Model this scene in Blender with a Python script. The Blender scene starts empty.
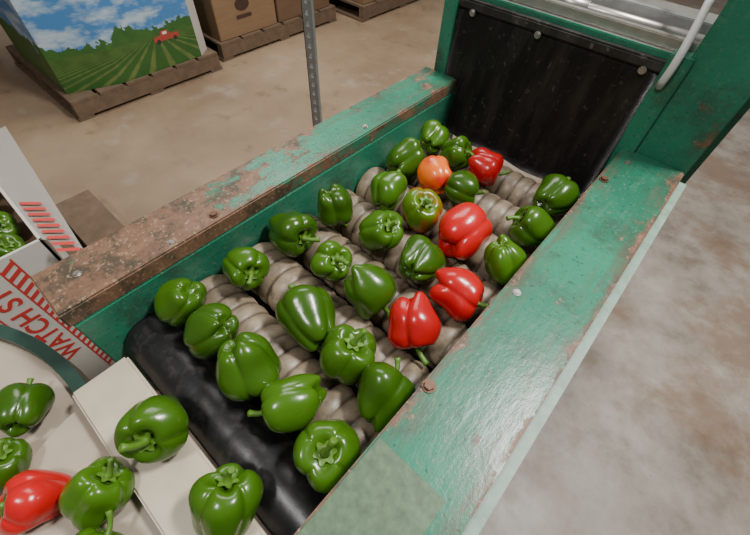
import bpy, bmesh, math, random
from mathutils import Vector, Matrix
H=1.47
CXv=Vector((.744,-.5436,.3887)).normalized();CYv=Vector((.667,.570,-.479));CYv=(CYv-CYv.dot(CXv)*CXv).normalized();CZv=CXv.cross(CYv)
RIGHT=Vector((CXv.x,CYv.x,CZv.x));UP=Vector((CXv.y,CYv.y,CZv.y));BACK=Vector((CXv.z,CYv.z,CZv.z))
sc=bpy.context.scene
# ---------------------------------------------------------------- helpers
def link(o,parent=None):
    sc.collection.objects.link(o)
    if parent: o.parent=parent
    return o
def empty(name):
    o=bpy.data.objects.new(name,None);o.empty_display_size=.1;return link(o)
def obj(name,bm,mats,parent=None,smooth=False):
    bmesh.ops.recalc_face_normals(bm,faces=bm.faces)
    me=bpy.data.meshes.new(name);bm.to_mesh(me);bm.free()
    for m in (mats if isinstance(mats,(list,tuple)) else [mats]): me.materials.append(m)
    if smooth:
        for p in me.polygons:p.use_smooth=True
    return link(bpy.data.objects.new(name,me),parent)
def addbox(bm,x0,x1,y0,y1,z0,z1,bev=0,mi=0):
    b2=bmesh.new();bmesh.ops.create_cube(b2,size=1)
    for v in b2.verts:
        v.co=Vector((x0+(v.co.x+.5)*(x1-x0),y0+(v.co.y+.5)*(y1-y0),z0+(v.co.z+.5)*(z1-z0)))
    if bev: bmesh.ops.bevel(b2,geom=b2.edges[:],offset=bev,segments=2,affect='EDGES')
    for f in b2.faces:f.material_index=mi
    me=bpy.data.meshes.new('t');b2.to_mesh(me);b2.free();bm.from_mesh(me);bpy.data.meshes.remove(me)
def box(name,c,mat,parent=None,bev=.002):
    bm=bmesh.new();addbox(bm,*c,bev=bev);return obj(name,bm,mat,parent)
def tube(bm,pts,rads,seg=12,mi=0,cap=True,smooth=True):
    rings=[];n=len(pts);pts=[Vector(p) for p in pts]
    up=None
    for i,p in enumerate(pts):
        t=(pts[min(i+1,n-1)]-pts[max(i-1,0)]).normalized()
        if up is None:
            up=Vector((0,0,1)) if abs(t.z)<.9 else Vector((1,0,0))
        a=(up-up.dot(t)*t).normalized();b=t.cross(a);up=a
        r=rads[i] if isinstance(rads,(list,tuple)) else rads
        rings.append([bm.verts.new(p+r*(math.cos(k*2*math.pi/seg)*a+math.sin(k*2*math.pi/seg)*b)) for k in range(seg)])
    for i in range(n-1):
        for k in range(seg):
            f=bm.faces.new((rings[i][k],rings[i][(k+1)%seg],rings[i+1][(k+1)%seg],rings[i+1][k]));f.material_index=mi;f.smooth=smooth
    if cap:
        for r in (rings[0],rings[-1]):
            f=bm.faces.new(r);f.material_index=mi
# ---------------------------------------------------------------- materials
class N:
    def __init__(s,name):
        s.m=bpy.data.materials.new(name);s.m.use_nodes=True;s.t=s.m.node_tree;s.b=s.t.nodes['Principled BSDF']
    def n(s,ty,**k):
        x=s.t.nodes.new(ty)
        for a,b in k.items():
            if hasattr(x,a): setattr(x,a,b)
            else: x.inputs[a].default_value=b
        return x
    def l(s,a,b): s.t.links.new(a,b)
    def coord(s,kind='Object',scale=None):
        c=s.n('ShaderNodeTexCoord').outputs[kind]
        if scale:
            m=s.n('ShaderNodeMapping');m.inputs['Scale'].default_value=scale;s.l(c,m.inputs[0]);return m.outputs[0]
        return c
    def xyz(s,c):
        sp=s.n('ShaderNodeSeparateXYZ');s.l(c,sp.inputs[0]);return sp.outputs
    def noise(s,c,scale,detail=4,rough=.6):
        x=s.n('ShaderNodeTexNoise');x.inputs['Scale'].default_value=scale;x.inputs['Detail'].default_value=detail;x.inputs['Roughness'].default_value=rough
        s.l(c,x.inputs['Vector']);return x.outputs[0]
    def ramp(s,fac,stops):
        r=s.n('ShaderNodeValToRGB');e=r.color_ramp.elements
        while len(e)<len(stops): e.new(.5)
        for q,(p,c) in zip(e,stops):
            q.position=p;q.color=(c if isinstance(c,tuple) else (c,c,c))+(1,)
        s.l(fac,r.inputs[0]);return r.outputs[0]
    def mr(s,v,a,b,c,d):
        g=s.n('ShaderNodeMapRange');s.l(v,g.inputs[0])
        for i,k in enumerate((a,b,c,d)): g.inputs[i+1].default_value=k
        return g.outputs[0]
    def mix(s,f,a,b,mode='MIX'):
        x=s.n('ShaderNodeMix');x.data_type='RGBA';x.blend_type=mode
        for i,v in ((0,f),(6,a),(7,b)):
            if isinstance(v,(int,float)): x.inputs[i].default_value=v
            elif isinstance(v,tuple): x.inputs[i].default_value=v+(1,)
            else: s.l(v,x.inputs[i])
        return x.outputs[2]
    def math(s,op,a,b=0,c=0):
        x=s.n('ShaderNodeMath',operation=op)
        for i,v in enumerate((a,b,c)):
            if isinstance(v,(int,float)): x.inputs[i].default_value=v
            else: s.l(v,x.inputs[i])
        return x.outputs[0]
    def col(s,c):
        if isinstance(c,tuple): s.b.inputs['Base Color'].default_value=c+(1,)
        else: s.l(c,s.b.inputs['Base Color'])
    def rough(s,r):
        if isinstance(r,(int,float)): s.b.inputs['Roughness'].default_value=r
        else: s.l(r,s.b.inputs['Roughness'])
    def bump(s,h,strength=.3,dist=.002):
        x=s.n('ShaderNodeBump');x.inputs['Strength'].default_value=strength;x.inputs['Distance'].default_value=dist
        s.l(h,x.inputs['Height']);s.l(x.outputs[0],s.b.inputs['Normal'])
def simple(name,c,r=.5,metal=0,var=.25,scale=20,bump=.15):
    m=N(name);co=m.coord();n=m.noise(co,scale)
    m.col(m.mix(n,tuple(k*(1-var) for k in c),tuple(min(1,k*(1+var)) for k in c)));m.rough(r);m.b.inputs['Metallic'].default_value=metal
    if bump:m.bump(n,bump)
    return m.m
TEAL=(.020,.178,.104)
def paint(name,wear_lo,wear_hi,ygrad=None,rust=(.11,.055,.03),rough=.3,edge=None,mud=.0):
    m=N(name);co=m.coord('Object');n1=m.noise(co,7,8,.7);n2=m.noise(m.coord('Object',(1,.35,1)),38,6,.65);n3=m.noise(co,3,5)
    n4=m.noise(co,150,3,.6);n6=m.noise(m.coord('Object',(1,.12,1)),60,6,.7);X=m.xyz(co)
    base=m.mix(m.ramp(n3,[(.35,0.),(.65,1.)]),tuple(k*.70 for k in TEAL),tuple(k*1.2 for k in TEAL))
    base=m.mix(m.ramp(n6,[(.54,0.),(.70,.6)]),base,(.075,.19,.13))
    base=m.mix(m.ramp(n1,[(.52,0.),(.64,.75)]),base,(.034,.075,.048))
    base=m.mix(m.ramp(n4,[(.60,0.),(.68,.7)]),base,(.13,.18,.13))
    base=m.mix(m.ramp(n4,[(.31,.8),(.38,0.)]),base,(.02,.04,.025))
    w=m.math('MULTIPLY_ADD',n2,.35,m.math('MULTIPLY',n1,.75))
    if ygrad:
        w=m.math('ADD',w,m.mr(X[1],ygrad[0],ygrad[1],ygrad[2],0))
    if edge:
        ae=m.math('ABSOLUTE',m.math('SUBTRACT',X[0],edge[0]))
        w=m.math('ADD',w,m.mr(ae,edge[1]-.014,edge[1],0,edge[2]))
        base=m.mix(m.math('MULTIPLY',m.mr(ae,edge[1]-.05,edge[1],0,1),m.ramp(n6,[(.42,0.),(.58,mud)])),base,(.10,.075,.05))
    mask=m.ramp(w,[(wear_lo,0.),(wear_hi,1.)])
    n5=m.noise(co,16,7,.75)
    rc=m.mix(n2,tuple(k*.4 for k in rust),tuple(k*2.0 for k in rust))
    rc=m.mix(m.ramp(n5,[(.48,0.),(.58,.85)]),rc,(.040,.035,.022))
    rc=m.mix(m.ramp(n5,[(.34,.8),(.42,0.)]),rc,(.25,.15,.085))
    rc=m.mix(m.ramp(n4,[(.58,0.),(.68,.7)]),rc,(.33,.24,.16))
    m.col(m.mix(mask,base,rc));m.rough(m.ramp(mask,[(0,rough),(1,.5)]))
    m.bump(m.mix(.5,n1,n2),.45,.004);return m.m
M_rail=paint('teal_paint_rail',.65,.69,edge=(-.002,.070,.15),mud=.85)
M_left=paint('teal_paint_worn',.61,.65,(-.08,.56,.25),rust=(.13,.07,.042),edge=(-.596,.056,.09),mud=.7)
M_teal=paint('teal_paint',.67,.72)
M_lip=simple('pale_edge_paint',(.22,.33,.26),.5,var=.5,scale=40)
M_patch=simple('worn_green_patch',(.070,.125,.065),.5,var=.8,scale=80)
# rollers
m=N('tan_roller');co=m.coord();n=m.noise(co,20,8,.75);n2=m.noise(co,80,4,.65)
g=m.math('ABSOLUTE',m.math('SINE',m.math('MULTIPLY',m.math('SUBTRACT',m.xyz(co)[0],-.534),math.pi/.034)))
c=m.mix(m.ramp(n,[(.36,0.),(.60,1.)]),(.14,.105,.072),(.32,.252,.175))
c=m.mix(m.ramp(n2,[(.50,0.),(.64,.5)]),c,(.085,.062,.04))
c=m.mix(m.ramp(g,[(.0,.85),(.45,0.)]),c,(.055,.04,.026))  # grooves darkened in the colour: painted recess shade along with gap dirt
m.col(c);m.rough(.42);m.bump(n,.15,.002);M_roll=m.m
m=N('black_rubber_roller');co=m.coord();n=m.noise(co,40,6,.7)
m.col(m.mix(m.ramp(n,[(.5,0.),(.75,1.)]),(.007,.007,.008),(.035,.03,.026)));m.rough(.36);m.bump(n,.25,.002);M_black=m.m
m=N('black_rubber_flap');n=m.noise(m.coord('Object',(1,1,.12)),26,6,.7);n2=m.noise(m.coord(),9,5);n3=m.noise(m.coord(),70,3)
m.col(m.mix(m.ramp(n3,[(.62,0.),(.72,.6)]),m.mix(m.ramp(n,[(.45,0.),(.85,1.)]),(.015,.014,.013),(.08,.07,.06)),(.16,.14,.12)));m.rough(m.ramp(n2,[(.3,.28),(.7,.55)]));m.bump(n2,.3,.01);M_flap=m.m
M_steel=simple('dull_steel',(.42,.40,.37),.38,.85,.3,30)
M_galv=simple('galvanised_steel',(.30,.31,.31),.45,.6,.25,40)
M_rust=simple('rusty_bolt',(.14,.075,.045),.5,.5,.5,120)
M_cream=simple('cream_plastic',(.46,.40,.30),.4,0,.22,14)
M_table=simple('table_surface',(.38,.315,.245),.45,0,.22,10)
M_dkgreen=simple('dark_green_rim',(.02,.05,.038),.35,0,.4,25)
M_white=simple('white_cable',(.62,.62,.60),.4,0,.05)
M_wood=simple('pallet_wood',(.15,.098,.062),.75,0,.5,18)
m=N('brown_cardboard');n=m.noise(m.coord('Object',(1,1,6)),8);m.col(m.mix(n,(.20,.12,.065),(.30,.185,.10)));m.rough(.8);M_card=m.m
m=N('brown_cardboard_dark');n=m.noise(m.coord('Object',(1,1,6)),8);m.col(m.mix(n,(.13,.075,.04),(.19,.11,.06)));m.rough(.8);M_card2=m.m
M_mark=simple('printed_ink_brown',(.06,.03,.02),.8)
M_ctn=simple('white_carton_board',(.55,.52,.47),.6,0,.1,9)
M_red=simple('red_print',(.50,.035,.03),.7,0,.1,bump=0)
M_label=simple('white_label',(.7,.68,.62),.6,0,.05)
# floor
m=N('concrete_floor');co=m.coord();a=m.noise(co,.9,7,.62);b=m.noise(co,3.2,8,.66);c=m.noise(co,90,2,.5);d=m.noise(co,1.9,9,.66);e=m.noise(co,.5,4,.6);f2=m.noise(co,1.3,10,.72)
g=m.mr(m.xyz(co)[0],-1.6,.1,0,1)
tan=m.mix(m.ramp(a,[(.36,0.),(.64,1.)]),(.25,.170,.108),(.385,.280,.182))
gry=m.mix(m.ramp(b,[(.40,0.),(.60,1.)]),(.24,.205,.170),(.35,.31,.27))
gry=m.mix(m.ramp(d,[(.48,0.),(.58,.75)]),gry,(.20,.128,.082))
gry=m.mix(m.ramp(f2,[(.53,0.),(.62,.55)]),gry,(.105,.08,.062))
base=m.mix(g,tan,gry)
base=m.mix(m.ramp(c,[(.28,.35),(.36,0.)]),base,(.12,.085,.06))
base=m.mix(m.ramp(b,[(.57,0.),(.70,.4)]),base,(.44,.40,.35))
base=m.mix(m.ramp(b,[(.30,.6),(.42,0.)]),base,(.13,.085,.055))
base=m.mix(m.ramp(e,[(.5,0.),(.7,.30)]),base,(.15,.11,.08))
m.col(base);m.rough(m.ramp(b,[(.3,.32),(.7,.62)]));m.bump(b,.2,.004);M_floor=m.m
# peppers
def pepper_mat(name,c0,c1,blotch=None):
    m=N(name);co=m.coord();n=m.noise(co,14,3,.5);oi=m.n('ShaderNodeObjectInfo').outputs['Random']
    base=m.mix(n,c0,c1)
    base=m.mix(m.math('MULTIPLY',oi,.65),base,tuple(k*1.55 for k in c1))
    if blotch:
        n2=m.noise(co,13,2,.5);base=m.mix(m.ramp(n2,[(.46,0.),(.60,1.)]),base,blotch)
    m.col(base);m.rough(.25);m.b.inputs['Coat Weight'].default_value=.10;m.b.inputs['Coat Roughness'].default_value=.08
    m.b.inputs['Specular IOR Level'].default_value=.45
    n3=m.noise(co,30,3,.5);m.bump(n3,.25,.005);return m.m
M_pg=pepper_mat('green_pepper_skin',(.014,.048,.002),(.043,.112,.004))
M_pr=pepper_mat('red_pepper_skin',(.24,.003,.004),(.38,.006,.007))
M_po=pepper_mat('turning_pepper_skin',(.58,.085,.008),(.62,.13,.010),(.50,.025,.006))
M_pgo=pepper_mat('green_turning_skin',(.04,.10,.003),(.07,.14,.004),(.30,.07,.006))
M_stem=simple('pepper_stem',(.08,.175,.016),.45,0,.3,60)
# ---------------------------------------------------------------- peppers
def pepper(name,loc,axis,R,mat,seed,elong=1.0,nl=None):
    rnd=random.Random(seed);n=nl or rnd.choice((3,3,4,4));bm=bmesh.new();NP,NT=72,36
    ph=rnd.uniform(0,6.28);amp=[rnd.uniform(.84,1.10) for _ in range(n)];low=[rnd.uniform(-.18,.12) for _ in range(n)]
    tap=rnd.uniform(.08,.32);a0=rnd.uniform(.13,.22);hh=1.03*elong;sk=rnd.uniform(-.16,.16);sk2=rnd.uniform(-.14,.14)
    dph=[rnd.uniform(-.18,.18) for _ in range(n)]
    w1,w2=rnd.uniform(0,6.28),rnd.uniform(0,6.28)
    def pt(th,fi):
        x=(fi*n/(2*math.pi))%n;k=int(x)%n;fr=x-int(x)
        lobe=(abs(math.sin(math.pi*fr))+.02)**.66
        w=.5-.5*math.cos(2*math.pi*min(max(fr,0),1))
        am=1+(amp[k]-1)*w
        s,c=math.sin(th),math.cos(th)
        rr=s**.58;zz=(abs(c)**.82)*(1 if c>0 else -1)
        if c>0: zz=zz*.86-.38*math.exp(-(rr/.42)**2)-.08*(1-lobe)*rr+low[k]*w*c*.5
        else: zz=zz*(.86+.18*lobe)+.28*math.exp(-(rr/.35)**2)+low[k]*w*abs(c)
        tp=1-tap*max(0,min(1,(.35-zz)/1.3))**1.2
        g=1-a0*(.6+1.0*abs(c)**1.3)*(1-lobe)
        r=rr*tp*g*am*(1+.04*math.sin(2.3*zz*2+w1+fi)+.028*math.sin(5*zz+2*fi+w2))
        a2=fi+ph+dph[k]*w+.12*zz
        return Vector((r*math.cos(a2)+sk*zz*zz,r*math.sin(a2)+sk2*zz,zz*hh))
    rows=[]
    for i in range(1,NT):
        th=math.pi*i/NT;rows.append([bm.verts.new(pt(th,2*math.pi*j/NP)) for j in range(NP)])
    top=bm.verts.new((sum(v.co.x for v in rows[0])/NP,sum(v.co.y for v in rows[0])/NP,sum(v.co.z for v in rows[0])/NP));bot=bm.verts.new((sum(v.co.x for v in rows[-1])/NP,sum(v.co.y for v in rows[-1])/NP,sum(v.co.z for v in rows[-1])/NP))
    for i in range(len(rows)-1):
        for j in range(NP):
            bm.faces.new((rows[i][j],rows[i+1][j],rows[i+1][(j+1)%NP],rows[i][(j+1)%NP]))
    for j in range(NP):
        bm.faces.new((top,rows[0][j],rows[0][(j+1)%NP]));bm.faces.new((bot,rows[-1][(j+1)%NP],rows[-1][j]))
    for f in bm.faces:f.smooth=True
    zt=top.co.z;ox,oy=top.co.x,top.co.y
    cr=[];
    for q,(rad,dz) in enumerate(((.10,.10),(.19,.06),(.30,.12))):
        cr.append([bm.verts.new((ox+rad*(1+(.2*math.cos(6*k*2*math.pi/36) if q==2 else 0))*math.cos(k*2*math.pi/36),oy+rad*(1+(.2*math.cos(6*k*2*math.pi/36) if q==2 else 0))*math.sin(k*2*math.pi/36),zt+dz*hh)) for k in range(36)])
    for q in range(2):
        for k in range(36):
            f=bm.faces.new((cr[q][k],cr[q][(k+1)%36],cr[q+1][(k+1)%36],cr[q+1][k]));f.material_index=1;f.smooth=True
    bx,by=rnd.uniform(-.35,.35),rnd.uniform(-.35,.35);L=rnd.uniform(.45,.75)
    pts=[(ox+bx*t*t,oy+by*t*t,zt+.05+L*t) for t in (0,.15,.35,.6,.85,1.,1.03)]
    tube(bm,pts,[.17,.12,.095,.09,.10,.12,.09],10,mi=1)
    z=Vector(axis).normalized();q=z.to_track_quat('Z','Y').to_matrix().to_4x4()
    for v in bm.verts: v.co=v.co*R
    o=obj(name,bm,[mat,M_stem]);o.matrix_world=Matrix.Translation(Vector(loc))@q;return o
# world x,y in mm, radius mm, colour, stem direction (RIGHT/UP/BACK frame), elongation[, z]
PEP=[(-472,793,43,'g',(.3,.6,-.5),1.),(-461,667,48,'g',(.5,.5,-.3),1.0),(-385,779,43,'g',(.6,-.1,.5),.95),(-373,667,46,'o',(-.3,.6,-.4),1.),
(-297,779,43,'r',(.8,-.35,.1),1.),(-421,545,46,'g',(.3,.7,-.3),1.),(-297,673,42,'g',(.7,-.2,.1),1.),(-322,550,48,'h',(.2,.3,.8),1.),
(-127,806,49,'g',(.6,.5,-.3),1.),(-466,422,42,'g',(.3,-.6,-.5),1.),(-215,555,57,'r',(.6,.6,-.3),1.02),(-119,678,47,'g',(-.8,.45,.1),.98),
(-346,436,46,'g',(.4,.2,.6),1.05),(-471,310,48,'g',(.7,-.35,.5),1.05),(-113,550,44,'g',(.3,-.7,-.4),1.0),(-234,430,50,'g',(.5,.3,-.6),1.),
(-361,310,41,'g',(.4,.1,.8),1.0),(-133,423,46,'r',(.75,-.4,.25),1.05),(-469,187,43,'g',(.55,-.35,.7),1.05),(-259,314,48,'g',(.6,-.7,-.1),1.04),
(-155,310,47,'r',(.1,-.9,.1),1.05),(-302,197,52,'g',(-.5,.6,-.4),1.12),(-488,62,42,'g',(-.6,-.5,-.4),1.05),(-202,190,46,'g',(.25,.5,.5),1.05),
(-400,66,46,'g',(-.6,-.2,-.5),1.0),(-301,67,49,'g',(.3,-.8,-.5),1.02),(-118,184,45,'g',(.5,.7,-.3),1.05),(-209,76,46,'g',(-.85,-.35,.1),1.0),
(-122,69,46,'g',(.1,.35,.9),1.),
(-330,-77,50,'g',(.15,-.3,.9),1.,.874),(-174,-66,43,'g',(.1,.95,.2),1.10,.872),(-325,-179,42,'g',(.5,.85,.1),1.08,.838),(-392,-250,43,'r',(-.6,.2,.7),1.0,.820),
(-547,-214,41,'g',(-.3,.5,-.5),1.,.815),(-478,-268,40,'g',(.2,.6,.3),1.,.815),(-262,-222,38,'g',(.2,.4,-.3),1.,.834)]
MT={'g':M_pg,'r':M_pr,'o':M_po,'h':M_pgo}
for i,e in enumerate(PEP):
    x,y,r,c,a,el=e[:6];z=e[6] if len(e)>6 else (.883 if r<55 else .890)
    ax=(a[0]*RIGHT+a[1]*UP+a[2]*BACK).normalized()
    nm='red_bell_pepper' if c in 'ro' else 'green_bell_pepper'
    pepper(nm,(x/1000,y/1000,z),ax,r/1000*1.02,MT[c],400+i,elong=el)
# ---------------------------------------------------------------- sorter
S=empty('roller_sorting_conveyor')
XL,XR=-.54,-.072
box('left_rail_cap',(-.652,XL,-.085,.985,.915,.95),M_left,S,.003)
box('left_side_panel',(-.56,XL+.002,-.08,1.03,.62,.916),M_teal,S,.002)
box('left_outer_panel',(-.648,-.63,-.08,1.03,.80,.914),M_teal,S,.002)
box('right_rail_cap',(XR,.068,-.42,1.0,.915,.95),M_rail,S,.003)
box('right_side_panel',(XR-.002,XR+.012,-.40,1.03,.62,.916),M_teal,S,.002)
box('right_outer_panel',(.052,.066,-.40,1.03,.80,.914),M_teal,S,.002)
box('right_lower_lip',(.067,.086,-.42,1.0,.920,.926),M_lip,S,.001)
box('right_worn_patch',(-.068,.036,-.03,.115,.9495,.9515),M_patch,S,.0005)
for i,(x,y) in enumerate(((-.62,-.02),(-.62,.95),(.02,-.3),(.02,.95))):
    box('leg_%d'%(i+1),(x-.025,x+.025,y-.025,y+.025,0,.915),M_teal,S)
box('drip_pan',(-.56,-.06,-.06,1.03,.66,.67),M_dkgreen,S)
def roller(name,y,z,R,a,p,mat):
    bm=bmesh.new();x0,x1=XL+.006,XR-.006;n=int((x1-x0)/p*10);pts=[];r=[]
    for i in range(n+1):
        x=x0+(x1-x0)*i/n;pts.append((x,y,z));r.append(R-a*(1-abs(math.sin(math.pi*(x-x0)/p))**.7))
    tube(bm,pts,r,40);tube(bm,[(XL-.01,y,z),(XR+.01,y,z)],.012,12)
    return obj(name,bm,mat,S)
for i in range(8):
    y=-.002+.122*i
    if i==0: roller('feed_roller',y,.797,.052,.0006,.047,M_black)
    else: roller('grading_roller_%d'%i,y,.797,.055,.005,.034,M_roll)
# rubber flap
bm=bmesh.new();nx,nz=24,14;g=[]
for j in range(nz+1):
    row=[]
    for i in range(nx+1):
        x=-.585+(.50)*i/nx;t=j/nz;z=1.13-.33*t;y=1.0-.02*t+.006*math.sin(i*.7)*t-.02*t*t
        row.append(bm.verts.new((x,y,z)))
    g.append(row)
for j in range(nz):
    for i in range(nx): bm.faces.new((g[j][i],g[j][i+1],g[j+1][i+1],g[j+1][i])).smooth=True
bmesh.ops.solidify(bm,geom=bm.faces[:],thickness=.006)
obj('rubber_flap',bm,M_flap,S)
box('flap_clamp_bar',(-.59,-.085,.990,1.012,1.118,1.140),M_flap,S,.004)
box('hood_front_edge',(-.62,-.06,1.008,1.016,1.10,1.152),M_teal,S)
box('hood_top_sheet',(-.60,-.05,1.016,1.34,1.142,1.150),M_steel,S)
box('hood_channel_front',(-.50,-.05,1.03,1.05,1.150,1.172),M_steel,S)
bm=bmesh.new();tube(bm,[(-.52,1.085,1.163),(-.06,1.085,1.163)],.011,16);tube(bm,[(-.40,1.085,1.163),(-.30,1.085,1.163)],.014,16);obj('hood_roller_shaft',bm,M_steel,S)
box('hood_channel_rear',(-.50,-.05,1.12,1.14,1.150,1.185),M_galv,S)
box('hood_left_post',(-.625,-.585,.985,1.05,.70,1.158),M_teal,S)
box('hood_right_cheek',(-.088,-.045,.985,1.04,.70,1.158),M_teal,S)
box('right_upright_beam',(-.055,.07,1.0,1.06,.80,1.75),M_teal,S)
box('rear_upright_beam',(.02,.10,1.22,1.28,0,1.75),M_teal,S)
box('hood_left_wall',(-.62,-.60,1.05,1.34,.70,1.15),M_teal,S)
def bolt(name,x,y,z,r,mat,n=Vector((0,0,1))):
    bm=bmesh.new()
    p=Vector((x,y,z));tube(bm,[p,p+n*r*.25],r*1.35,20,smooth=False);tube(bm,[p+n*r*.2,p+n*r*.9],r,6,smooth=False)
    return obj(name,bm,mat,S)
for i,(x,y,r,mm) in enumerate(((-.042,.94,.005,M_steel),(-.058,.84,.0075,M_rust),(-.05,.44,.005,M_steel),(-.062,.212,.0075,M_rust),(-.56,.20,.0065,M_rust),(-.6,-.03,.005,M_steel),(-.555,.11,.004,M_steel),(-.56,.62,.005,M_steel))):
    bolt('bolt_%d'%(i+1),x,y,.95,r,mm)
for i,x in enumerate((-.54,-.36,-.12)): bolt('flap_bolt_%d'%(i+1),x,.990,1.115,.006,M_steel,Vector((0,-1,0)))
def bez(a,b,c,d,n=16): return [tuple((1-t)**3*Vector(a)+3*(1-t)**2*t*Vector(b)+3*(1-t)*t*t*Vector(c)+t**3*Vector(d)) for t in [k/n for k in range(n+1)]]
bm=bmesh.new();tube(bm,bez((-.075,.98,1.10),(-.06,.93,1.20),(-.09,1.05,1.22),(-.12,1.25,1.42)),.0075,12);obj('white_conduit',bm,M_white,S)
bm=bmesh.new();addbox(bm,-.505,-.085,-.150,-.056,.808,.828,.004);obj('cream_transfer_plate',bm,M_cream,S)
# apron with a curved outer edge
bm=bmesh.new();out=[(-.085,-.145),(-.495,-.145)]
for k in range(13):
    u=k/12;out.append((-.495+.30*u**1.6,-.145-.42*u))
out.append((-.085,-.565))
for zz in (.792,.797): pass
lo_=[bm.verts.new((a,b,.792)) for a,b in out];hi_=[bm.verts.new((a,b,.797)) for a,b in out]
bm.faces.new(lo_);bm.faces.new(hi_)
for k in range(len(out)):
    j=(k+1)%len(out);bm.faces.new((lo_[k],lo_[j],hi_[j],hi_[k]))
obj('apron_sheet',bm,M_table,S)
# ---------------------------------------------------------------- packing table
TB=empty('round_packing_table');cx,cy,r=-.54,-.62,.465
bm=bmesh.new();tube(bm,[(cx,cy,.745),(cx,cy,.772)],r,72,smooth=False);obj('table_top',bm,M_table,TB)
bm=bmesh.new();prof=((r-.004,.765),(r,.788),(r+.022,.790),(r+.022,.74),(r-.004,.74))
rg=[[bm.verts.new((cx+q*math.cos(k*math.pi/48),cy+q*math.sin(k*math.pi/48),z)) for q,z in prof] for k in range(96)]
for k in range(96):
    for j in range(5): bm.faces.new((rg[k][j],rg[(k+1)%96][j],rg[(k+1)%96][(j+1)%5],rg[k][(j+1)%5]))
obj('table_rim',bm,M_dkgreen,TB)
bm=bmesh.new();tube(bm,[(cx,cy,.02),(cx,cy,.745)],.05,24);tube(bm,[(cx,cy,0),(cx,cy,.03)],.28,40);obj('table_pedestal',bm,M_dkgreen,TB)
# ---------------------------------------------------------------- pallets
def pallet(x0,x1,y0,y1,name='wooden_pallet',h=.13):
    bm=bmesh.new();n=6;w=(y1-y0)/n
    for i in range(n): addbox(bm,x0,x1,y0+i*w+.01,y0+(i+1)*w-.012,h-.02,h,.002)
    for i in range(3):
        xx=x0+(x1-x0-.06)*i/2;addbox(bm,xx,xx+.06,y0+.01,y1-.01,.02,h-.02,.002)
    for i in range(3):
        yy=y0+(y1-y0-.1)*i/2;addbox(bm,x0,x1,yy,yy+.1,0,.02,.002)
    return obj(name,bm,M_wood)
pallet(-4.05,-2.93,.46,1.55)
pallet(-4.2,-3.02,1.62,2.9)
pallet(-4.0,-2.82,3.05,4.3)
pallet(-5.4,-4.25,-.75,.42)
pallet(-2.05,-.98,-.95,.20)
# ---------------------------------------------------------------- bulk bin with printed field
m=N('farm_field_print');co=m.coord();x,y,z=m.xyz(co)
hz=.36
dz=m.math('MAXIMUM',m.math('SUBTRACT',hz,z),.012)
q=m.math('DIVIDE',m.math('SUBTRACT',y,1.15),dz)
st=m.math('SINE',m.math('MULTIPLY',q,9.))
n=m.noise(co,14,5,.6);nb=m.noise(m.coord('Object',(1,1,2.5)),4.5,5,.6)
field=m.mix(m.ramp(st,[(.35,0.),(.75,1.)]),(.035,.12,.02),(.14,.19,.05))
field=m.mix(m.ramp(n,[(.4,0.),(.7,.6)]),field,(.02,.08,.015))
sky=m.mix(m.ramp(nb,[(.45,0.),(.62,1.)]),(.06,.22,.50),(.45,.57,.66))
tree=m.mix(n,(.012,.06,.02),(.07,.20,.03))
th=m.math('ADD',hz+.0,m.math('MULTIPLY',m.math('SUBTRACT',m.noise(co,9,4),.35),.28))
isky=m.math('GREATER_THAN',z,th);itree=m.math('GREATER_THAN',z,hz-.02)
c=m.mix(itree,field,tree);c=m.mix(isky,c,sky);m.col(c);m.rough(.5);M_print=m.m
B=empty('bulk_produce_bin')
fp=[(-2.95,.82),(-2.95,1.42),(-3.02,1.51),(-3.85,1.51),(-4.0,1.3),(-4.0,.70),(-3.85,.50),(-3.05,.50)]
bm=bmesh.new();z0,z1=.131,.98
lo=[bm.verts.new((a,b,z0)) for a,b in fp];hi=[bm.verts.new((a,b,z1)) for a,b in fp];n=len(fp)
li=[bm.verts.new((-3.47+(a+3.47)*.97,1.+(b-1.)*.97,z1)) for a,b in fp];lb=[bm.verts.new((-3.47+(a+3.47)*.97,1.+(b-1.)*.97,z1-.12)) for a,b in fp]
for k in range(n):
    j=(k+1)%n
    f=bm.faces.new((lo[k],lo[j],hi[j],hi[k]));f.material_index=1 if k==1 else 0
    bm.faces.new((hi[k],hi[j],li[j],li[k])).material_index=1;bm.faces.new((li[k],li[j],lb[j],lb[k])).material_index=1
bm.faces.new(lb).material_index=1;bm.faces.new(lo)
obj('bin_walls',bm,[M_print,M_ctn],B)
M_tr=simple('print_tractor_red',(.38,.06,.04),.5,bump=0);M_tk=simple('print_tractor_dark',(.03,.03,.03),.5,bump=0)
def flat(name,polys,mat,par):
    bm=bmesh.new()
    if not isinstance(polys[0][0],(tuple,list)): polys=[polys]
    for pts in polys: bm.faces.new([bm.verts.new(p) for p in pts])
    me=bpy.data.meshes.new(name);bm.to_mesh(me);bm.free();me.materials.append(mat);return link(bpy.data.objects.new(name,me),par)
xx=-2.947;Z0=.30
flat('print_tractor_body',[(xx,1.12,Z0),(xx,1.30,Z0),(xx,1.30,Z0+.03),(xx,1.24,Z0+.035),(xx,1.23,Z0+.06),(xx,1.18,Z0+.06),(xx,1.17,Z0+.035),(xx,1.12,Z0+.03)],M_tr,B)
flat('print_tractor_window',[(xx+.001,1.19,Z0+.036),(xx+.001,1.22,Z0+.036),(xx+.001,1.22,Z0+.053),(xx+.001,1.19,Z0+.053)],M_label,B)
flat('print_tractor_wheels',[[(xx+.001,yy+.014*math.cos(k*.5236),Z0+.014*math.sin(k*.5236)) for k in range(12)] for yy in (1.15,1.27)],M_tk,B)
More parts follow.
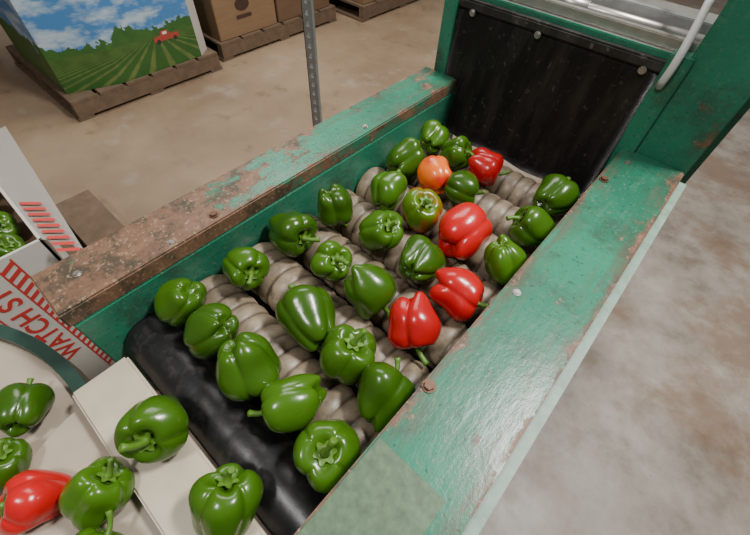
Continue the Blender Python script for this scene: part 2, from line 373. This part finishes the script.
# ---------------------------------------------------------------- cardboard boxes
def cbox(c,mat,mark=None):
    o=empty('cardboard_box');x0,x1,y0,y1,z0,z1=c;z0+=.001
    box('box_body',(x0,x1,y0,y1,z0,z1),mat,o,.004)
    box('box_seam_tape',(x0+.02,x1+.001,(y0+y1)/2-.03,(y0+y1)/2+.03,z1-.0,z1+.001),M_card2,o,0)
    box('side_band',(x1-.001,x1+.002,y0+.03,y1-.03,z0+.30,z0+.31),M_mark,o,0)
    return o
b1=cbox((-4.05,-3.05,1.66,2.22,.13,.78),M_card)
x=-3.046
flat('stand_in_mark',[[(x,1.84,.25),(x,1.98,.25),(x,1.98,.275),(x,1.84,.275)],[(x,1.91+.065*math.cos(k*.3142),.345+.045*math.sin(k*.3142)) for k in range(20)]],M_mark,b1)
b2=cbox((-4.05,-3.05,2.24,2.84,.13,.78),M_card2)
flat('white_box_label',[(x,2.36,.36),(x,2.52,.36),(x,2.52,.44),(x,2.36,.44)],M_label,b2)
cbox((-3.95,-2.86,3.1,3.66,.13,.7),M_card);cbox((-3.95,-2.86,3.68,4.25,.13,.7),M_card2)
cbox((-5.35,-4.3,-.7,.38,.13,.8),M_card)
# ---------------------------------------------------------------- produce carton
C=empty('open_produce_carton');x0,x1,y0,y1,z0,z1=-1.62,-1.04,-.66,-.055,.131,.72;t=.008
box('carton_east_wall',(x1-t,x1,y0,y1,z0,z1),M_ctn,C,.001);box('carton_west_wall',(x0,x0+t,y0,y1,z0,z1),M_ctn,C,.001)
box('carton_north_wall',(x0,x1,y1-t,y1,z0,z1),M_ctn,C,.001);box('carton_south_wall',(x0,x1,y0,y0+t,z0,z1),M_ctn,C,.001)
box('carton_floor',(x0,x1,y0,y1,z0,z0+t),M_ctn,C,0)
bm=bmesh.new();bm.faces.new([bm.verts.new(p) for p in ((x0,y1,z1),(x1,y1,z1),(-.96,.0,.70),(-1.66,.06,.71))]);bmesh.ops.solidify(bm,geom=bm.faces[:],thickness=.003);obj('carton_flap',bm,M_ctn,C)
flat('flap_stripes',[[(a,y1+.010,.7225),(a+.014,y1+.010,.7225),(a+.037,y1+.05,.7125),(a+.023,y1+.05,.7125)] for a in [-1.22+.03*i for i in range(9)]],M_red,C)
X1=x1+.001
flat('print_border_lines',[[(X1,ya,.15),(X1,yb,.15),(X1,yb,.71),(X1,ya,.71)] for ya,yb in ((-.136,-.132),(-.172,-.168),(-.254,-.250),(-.290,-.286))],M_red,C)
hq=[]
for i in range(20):
    a=.16+i*.027
    for ys,ye in ((-.168,-.136),(-.286,-.254)):
        hq.append([(X1,ys,a),(X1,ye,a+.018),(X1,ye,a+.031),(X1,ys,a+.013)])
flat('print_hatching',hq,M_red,C)
cu=bpy.data.curves.new('carton_text','FONT');cu.body='WATCH ST';cu.size=.070;cu.extrude=.0003;cu.offset=.0014;cu.materials.append(M_red)
to=link(bpy.data.objects.new('carton_text',cu),C);to.matrix_world=Matrix(((0,0,1,X1),(0,-1,0,-.186),(1,0,0,.29),(0,0,0,1)))
rd=random.Random(5)
for i,(a,b,zz) in enumerate(((-1.14,-.14,.66),(-1.25,-.13,.66),(-1.36,-.14,.66),(-1.47,-.13,.66),(-1.14,-.25,.66),(-1.25,-.25,.66),(-1.36,-.25,.66),(-1.2,-.19,.735),(-1.31,-.19,.735))):
    pepper('green_bell_pepper',(a,b,zz),(rd.uniform(-1,1),rd.uniform(-1,1),rd.uniform(-.3,1)),.049,M_pg,300+i)
box('carton_fill_tray',(x0+t,x1-t,y0+t,y1-t,.58,.61),M_card2,C,0)
# ---------------------------------------------------------------- perforated post
PO=empty('perforated_steel_post');px,py=-1.0,.82
bm=bmesh.new();w=.044
for s in range(60):
    a=.0+s*.03
    addbox(bm,px,px+.014,py,py+.003,a,a+.03);addbox(bm,px+.028,px+w,py,py+.003,a,a+.03);addbox(bm,px+.014,px+.028,py,py+.003,a,a+.016)
addbox(bm,px,px+.003,py,py+w,0,1.8);addbox(bm,px-.03,px+.07,py-.03,py+.07,0,.006)
obj('angle_post',bm,M_galv,PO)
# ---------------------------------------------------------------- floor, light, camera
bm=bmesh.new();addbox(bm,-9,7,-5,11,-.05,0);obj('floor',bm,M_floor)
def area(name,loc,tgt,sx,sy,e,c=(1,1,1)):
    l=bpy.data.lights.new(name,'AREA');l.shape='RECTANGLE';l.size=sx;l.size_y=sy;l.energy=e;l.color=c
    o=link(bpy.data.objects.new(name,l));o.location=loc;o.rotation_euler=(Vector(tgt)-Vector(loc)).to_track_quat('-Z','Y').to_euler();return o
area('flash_light',(.7,1.5,3.6),(-.3,.5,.9),.6,.3,140,(1,.98,.94))
area('flash_light',(-2.5,2.2,4.0),(-2.2,1.5,0),2.5,1.5,108,(1,.97,.92))
area('flash_light',(-.5,-1.0,3.2),(-.3,.5,.9),.35,.35,38,(1,.98,.95))  # stands in for a camera flash, high behind the camera; not a ceiling fixture
w=bpy.data.worlds.new('world');sc.world=w;w.use_nodes=True;w.node_tree.nodes['Background'].inputs[0].default_value=(1,.95,.89,1);w.node_tree.nodes['Background'].inputs[1].default_value=.19
cam=bpy.data.cameras.new('camera');cam.sensor_width=36;cam.lens=18.43;cam.clip_start=.02
co=link(bpy.data.objects.new('camera',cam))
co.matrix_world=Matrix(((RIGHT.x,UP.x,BACK.x,0),(RIGHT.y,UP.y,BACK.y,0),(RIGHT.z,UP.z,BACK.z,H),(0,0,0,1)))
sc.camera=co
